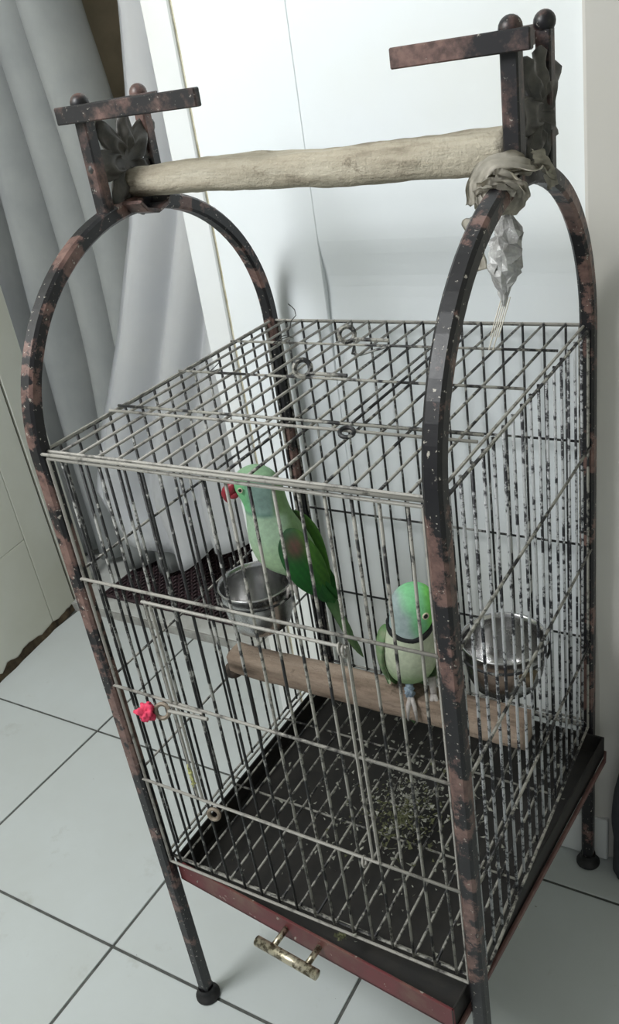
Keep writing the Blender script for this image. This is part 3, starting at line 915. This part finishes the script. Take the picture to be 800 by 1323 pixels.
bk = b1.loft('beak', [((-53, 0, 147), (2, 0, 11), (0, 9.5, 0)), ((-60, 0, 146), (1, 0, 10), (0, 8.5, 0)), ((-67, 0, 142), (-2.5, 0, 8), (0, 7, 0)), ((-71, 0, 136), (-4.5, 0, 4.5), (0, 4.5, 0)), ((-70.5, 0, 129), (-3, 0, 1.5), (0, 2.5, 0)), ((-68.5, 0, 124), (-.8, 0, .4), (0, .8, 0))], None, 'beak_red', 14, 1)
b1.loft('lower_mandible', [((-51, 0, 137), (1, 0, 7), (0, 8, 0)), ((-58, 0, 135), (0, 0, 6.5), (0, 7, 0)), ((-65, 0, 133), (0, 0, 4), (0, 4.5, 0))], None, 'beak_red', 12, 1)
for sd in (-1, 1): b1.eye((-46, sd * 20.0, 149), 2.5, (-.25, sd, .1))
b1.foot((-4, -14, 12), (0, -20, 0), [((-7, -26, -2), (-11, -29, -14)), ((2, -28, -2), (3, -32, -16)), ((8, -18, -3), (16, -17, -12))])
b1.foot((-2, 11, 8), (4, 10, -5), [((-3, 5, -7), (-9, 2, -14)), ((-1, 16, -8), (-4, 20, -16)), ((12, 10, -6), (17, 10, -13))])

# --- second bird: facing the viewer, head turned, on the timber perch
b2_ = Bird(P(.487, .36, -.661), YAW, 'parrot', 'pale green parrot with black neck ring perched on brown timber')
def col2(p):
    s, t, z = p
    n_ = noise.noise(Vector((s, t, z)) * .06) * 5
    c = lerp4(GREEN['flank'], GREEN['breast2'], smooth(z + n_, 24, 62))
    if t > 8: c = lerp4(c, GREEN['back'], smooth(t, 8, 22))
    h = smooth(z - .004 * s * s, 94, 99)
    f = lerp4(GREEN['grey'], GREEN['face'], smooth(s + (z - 120) * .25 + n_, -6, 12))
    f = lerp4(f, GREEN['bright'], smooth(s + n_ * .6, 16, 28))
    return lerp4(c, f, h)
def rz(z, cs, ct, a, b_, tl=0): return ((cs, ct, z), (a, 0, tl), (0, b_, 0))
b2_.loft('body', [rz(158, 9, 0, 6, 5), rz(154, 9, -1, 18, 15), rz(143, 8, -2, 27, 23), rz(128, 8, -3, 30, 25), rz(113, 5, -3, 28, 24), rz(102, 1, -2, 26, 24),
    rz(88, -1, -1, 31, 29), rz(66, -2, 0, 35, 34), rz(46, -2, 3, 34.5, 35), rz(28, -3, 8, 30, 31), rz(14, -4, 14, 22, 23), rz(5, -4, 20, 12, 14), rz(0, -4, 26, 5, 6)], col2)
# neck ring hugging the throat
ncol = []
for k in range(40):
    th = 2 * PI * k / 40
    zz = 101 - 8 * max(0, -math.sin(th)) + 4 * abs(math.cos(th))
    ncol.append(b2_.M @ Vector((1.5 + 27.6 * math.cos(th), -2 + 25.2 * math.sin(th), zz)))
bm = bmesh.new(); sweep(bm, ncol, [(.0040, .0016), (-.0040, .0016), (-.0040, -.0018), (.0040, -.0018)], (0, 0, 1), closed=True)
from_bm('neck_ring', bm, 'collar_black', b2_.e, True)
for sd in (-1, 1):
    wg = b2_.loft('wing', [
        ((sd * 25 - 2, 6, 98), (3, 0, 0), (0, 6, 2)), ((sd * 33 - 2, 4, 86), (5, 0, 0), (0, 15, 3)), ((sd * 37 - 2, 5, 66), (6, 0, 0), (0, 20, 3)),
        ((sd * 36 - 2, 9, 44), (6, 0, 0), (0, 20, 3)), ((sd * 31 - 2, 15, 22), (5, 0, 0), (0, 16, 3)), ((sd * 24 - 2, 24, 2), (3, 0, 0), (0, 9, 2)), ((sd * 20, 30, -14), (1.5, 0, 0), (0, 4, 1))],
        lambda p: lerp4(lerp4(rgb(98, 130, 88), rgb(128, 140, 110), .5 + .5 * math.sin(p[2] * .5)), rgb(74, 118, 60), smooth(p[1], 0, 16)), sub=2)
    b2_.feather('flight_feather', (sd * 36 - 2, -10, 60), (sd * 30 - 2, 8, 6), 4.5, (sd, -.6, 0), lambda p: rgb(178, 196, 160), wg, 1)
    b2_.feather('flight_feather', (sd * 38 - 2, -6, 60), (sd * 32 - 2, 14, 2), 5.5, (sd, -.5, 0), lambda p: rgb(70, 104, 62), wg, 1)
for q in range(4):
    b2_.feather('tail_feather', (-8 + q * 4, 24, 4), (-6 + q * 6, 62 + q * 3, -110 + q * 8), 6.5, (0, -1, -.3), lambda p: GREEN['tail'], b2_.e, 1.4)
b2_.loft('beak', [((35, -7, 122), (1, 0, 10), (-1, 8.5, 0)), ((42, -8.5, 121), (.5, 0, 9), (-1, 7.5, 0)), ((48, -9.5, 117), (2.5, 0, 6.5), (-1, 5.5, 0)), ((50.5, -10, 110), (3.5, 0, 2.5), (0, 3.5, 0)), ((49, -10, 104), (1, 0, .5), (0, 1, 0))], None, 'beak_red', 14, 1)
b2_.loft('lower_mandible', [((32, -7, 110), (0, 0, 6), (0, 7, 0)), ((39, -8, 109), (0, 0, 5), (0, 6, 0)), ((44, -9, 108), (0, 0, 2), (0, 3, 0))], None, 'beak_red', 12, 1)
b2_.eye((20, -24.5, 127), 3.1, (.45, -1, .1))
b2_.eye((24, 17, 127), 3.1, (.45, 1, .1))
def leg2(s, mat):
    lg = b2_.foot((s, -8, 22), (s, -17, 3), [((s - 5, -25, -6), (s - 7, -27, -26)), ((s + 3, -26, -6), (s + 4, -28, -30)), ((s - 1, -2, 3), (s - 2, 8, 1))], mat)
    return lg
leg2(-8, 'leg_down'); leg2(21, 'leg_grey')
bm = bmesh.new(); ball(bm, b2_.w(-8, -15, 8), .0062, .95, .9, 1.6, 20); noisify(bm, .006, 300, 1.0)
from_bm('leg_fluff', bm, 'leg_down', b2_.e, True)

# ------------------------------------------------------------------ rags tied to the cage
rag = empty('knotted_rag', P(W, .33, .345), 'beige rag with torn plastic knotted round arch and log end', 'rag')
def ribbon(pts, wd, seed, name, mat, up=(0, 1, 0)):
    bm = bmesh.new(); rows = []
    P_ = [Vector(p) for p in pts]
    fine = []
    for i in range(len(P_) - 1):
        p0, p1, p2, p3 = P_[max(i - 1, 0)], P_[i], P_[i + 1], P_[min(i + 2, len(P_) - 1)]
        for k in range(8):
            t = k / 8
            fine.append(.5 * ((2 * p1) + (p2 - p0) * t + (2 * p0 - 5 * p1 + 4 * p2 - p3) * t * t + (3 * p1 - p0 - 3 * p2 + p3) * t ** 3))
    fine.append(P_[-1])
    n = len(fine)
    for i, c in enumerate(fine):
        t = (fine[min(i + 1, n - 1)] - fine[max(i - 1, 0)]).normalized()
        sd = t.cross(Vector(up)); sd = sd.normalized() if sd.length > 1e-3 else t.orthogonal()
        nn = sd.cross(t)
        rows.append([bm.verts.new(c + sd * (wd * (k / 4 - 1)) * (1 + .3 * noise.noise(Vector((i * .2, k, seed)))) + nn * (.0035 * noise.noise(Vector((i * .15, k * .9, seed + 3))) + .0018 * math.sin(k * 2.2 + i * .3))) for k in range(9)])
    for a, b_ in zip(rows, rows[1:]):
        for k in range(8): bm.faces.new((a[k], a[k + 1], b_[k + 1], b_[k]))
    bmesh.ops.solidify(bm, geom=list(bm.faces), thickness=.0022)
    return from_bm(name, bm, mat, rag, True)
def loop_pts(c, ru, rv, u, v_, turns, drift, n=10, ph=0):
    out = []
    for k in range(int(n * turns) + 1):
        th = 2 * PI * k / n + ph
        out.append(c + u * (ru * math.cos(th)) + v_ * (rv * math.sin(th)) + drift * (k / n))
    return out
X, Y, Z = Vector((1, 0, 0)), Vector((0, 1, 0)), Vector((0, 0, 1))
tang = Vector((0, .72, .69))
nrmA = Vector((0, -.69, .72))
ribbon(loop_pts(P(W - .004, .298, .322), .0155, .0150, X, nrmA, 2.2, tang * .007, 10, .5), .008, 1, 'wrap', 'rag_beige', tang)
ribbon(loop_pts(P(W - .004, .345, .352), .0165, .0150, X, Y, 1.6, Z * .004, 10, 2), .0075, 4, 'wrap', 'rag_beige', Z)
ribbon([P(W - .03, .275, .325), P(W - .036, .30, .35), P(W - .02, .31, .372), P(W + .01, .318, .375), P(W + .028, .345, .362), P(W + .022, .40, .352), P(W + .03, .435, .335)], .0085, 7, 'strip', 'rag_beige', (.3, -.6, .7))
ribbon([P(W + .026, .36, .372), P(W + .03, .40, .362), P(W + .028, .43, .345), P(W + .03, .44, .315)], .0065, 9, 'strip', 'rag_beige', (.8, -.5, .4))
ribbon([P(W - .035, .27, .31), P(W - .03, .262, .29), P(W - .026, .255, .265), P(W - .02, .25, .24)], .008, 11, 'strip', 'rag_beige', (.2, -1, .2))
# crumpled plastic hanging below
bm = bmesh.new(); rg = []
cx0 = P(W - .005, .335, .30)
for i in range(15):
    t = i / 14
    r = .0035 + .0135 * math.sin(min(1, t * 1.15) * PI) ** .8 if t < .87 else .004 * (1 - t) / .13 + .001
    c = cx0 + Vector((-.004 * t, -.010 * t, -.080 * t))
    rg.append([bm.verts.new(c + Vector((r * math.cos(2*PI*k/16) * (.85 + .95 * noise.noise(Vector((k * .9, i * .8, 2)))), r * .8 * math.sin(2*PI*k/16) * (.85 + .95 * noise.noise(Vector((k * .9, i * .8, 8)))), .004 * noise.noise(Vector((k * .9, i, 5)))))) for k in range(16)])
for a, b_ in zip(rg, rg[1:]):
    for k in range(16): bm.faces.new((a[k], a[(k + 1) % 16], b_[(k + 1) % 16], b_[k]))
from_bm('plastic_scrap', bm, 'plastic_film', rag)
for q in range(5):
    bm = bmesh.new(); s0 = cx0 + Vector((-.006 + .002 * q, -.008, -.072))
    sweep(bm, [s0 + Vector((.004 * noise.noise(Vector((q, k, 1))) - .0035 * k, -.002 * k, -.012 * k)) for k in range(4 + q % 2)], circ(.0006, 5), (1, 0, 0))
    from_bm('thread', bm, 'rag_beige', rag)

# pink rag on the latch ring
bm = bmesh.new()
bmesh.ops.create_icosphere(bm, subdivisions=4, radius=.0105, matrix=Matrix.Translation(P(.112, YF - .028, -.520)) @ Matrix.Diagonal((1.05, .8, 1.0, 1)))
cc = P(.112, YF - .028, -.520)
for v_ in bm.verts:
    d = (v_.co - cc).normalized()
    k = .95 + .75 * noise.noise(d * 1.7 + Vector((5, 2, 1))) + .38 * noise.noise(d * 4.3 + Vector((3, 1, 2)))
    v_.co = cc + (v_.co - cc) * k
tag(from_bm('cloth_scrap', bm, 'rag_pink', None, True), 'bright pink crumpled cloth scrap stuffed in the door latch', 'rag')
# pale yellow string end on the door's lower edge
bm = bmesh.new()
c0 = P(.172, YF - .016, -.665)
for q in range(4):
    sweep(bm, [c0 + Vector((.006 * noise.noise(Vector((q * 3.1, k * .9, 1))), .003 * noise.noise(Vector((q * 2.1, k, 7))), .004 * q - .004 * k)) for k in range(7)], circ(.0009, 5), (1, 0, 0))
ball(bm, c0, .003)
tag(from_bm('string_knot', bm, 'string_yellow', None, True), 'pale yellow string knot tied to the cage door wires', 'string')

# ------------------------------------------------------------------ husks and droppings on the cage floor
def litter(name, mat, label, cx, cy, rx, ry, n, smin, smax, z, seed):
    r = random.Random(seed); bm = bmesh.new()
    for _ in range(n):
        a, q = r.uniform(0, 2 * PI), abs(r.gauss(0, .55))
        c = P(cx + rx * q * math.cos(a), cy + ry * q * math.sin(a), z + r.uniform(0, .006))
        s = r.uniform(smin, smax)
        vs = [bm.verts.new(c + Vector((r.uniform(-s, s), r.uniform(-s, s), r.uniform(-s * .5, s * .5)))) for _k in range(4)]
        for f_ in ((0, 1, 2), (0, 3, 1), (1, 3, 2), (2, 3, 0)): bm.faces.new([vs[k] for k in f_])
    o = tag(from_bm(name, bm, mat), label, 'litter'); o['kind'] = 'stuff'
    return o
litter('husk_litter', 'husk_pale', 'pale seed husks and droppings scattered over the cage floor', .44, .36, .27, .30, 700, .0012, .0055, -.994, 1)
litter('moss_litter', 'husk_moss', 'greenish clump of droppings in the middle of cage floor', .45, .30, .12, .13, 500, .0012, .0055, -.994, 2)
litter('crumb_litter', 'husk_moss', 'small greenish crumb caught on the front edge over the tray', .458, -.012, .012, .006, 70, .001, .0035, -1.006, 3)

# ------------------------------------------------------------------ dark bag beside the pillar
bg_ = empty('cloth_bag', P(.902, .760, -FZ), 'slumped dark grey bag standing beside the pillar', 'bag')
bm = bmesh.new(); rg = []
for i in range(22):
    t = i / 21
    z = -FZ + .006 + .56 * t
    r = .104 * (1 - .12 * t) * math.sin(min(.97, .25 + t * .72) * PI) ** .35
    rg.append([bm.verts.new(P(.902 + r * math.cos(2*PI*k/40) * (1 + .16 * noise.noise(Vector((k * .35, t * 4, 1)))) , 0.760 + r * .55 * math.sin(2*PI*k/40) * (1 + .16 * noise.noise(Vector((k * .35, t * 4, 6)))), z)) for k in range(40)])
for a, b_ in zip(rg, rg[1:]):
    for k in range(40): bm.faces.new((a[k], a[(k + 1) % 40], b_[(k + 1) % 40], b_[k]))
bm.faces.new(rg[0]); bm.faces.new(rg[-1])
from_bm('bag_body', bm, 'bag_dark', bg_, True)
bm = bmesh.new()
pts = [P(.902 + .05 * math.cos(th), .76, -FZ + .47 + .30 * math.sin(th)) for th in [PI * k / 16 for k in range(17)]]
sweep(bm, pts, rrect(.012, .003, .001), (0, 1, 0)); from_bm('bag_handle', bm, 'bag_brown', bg_)
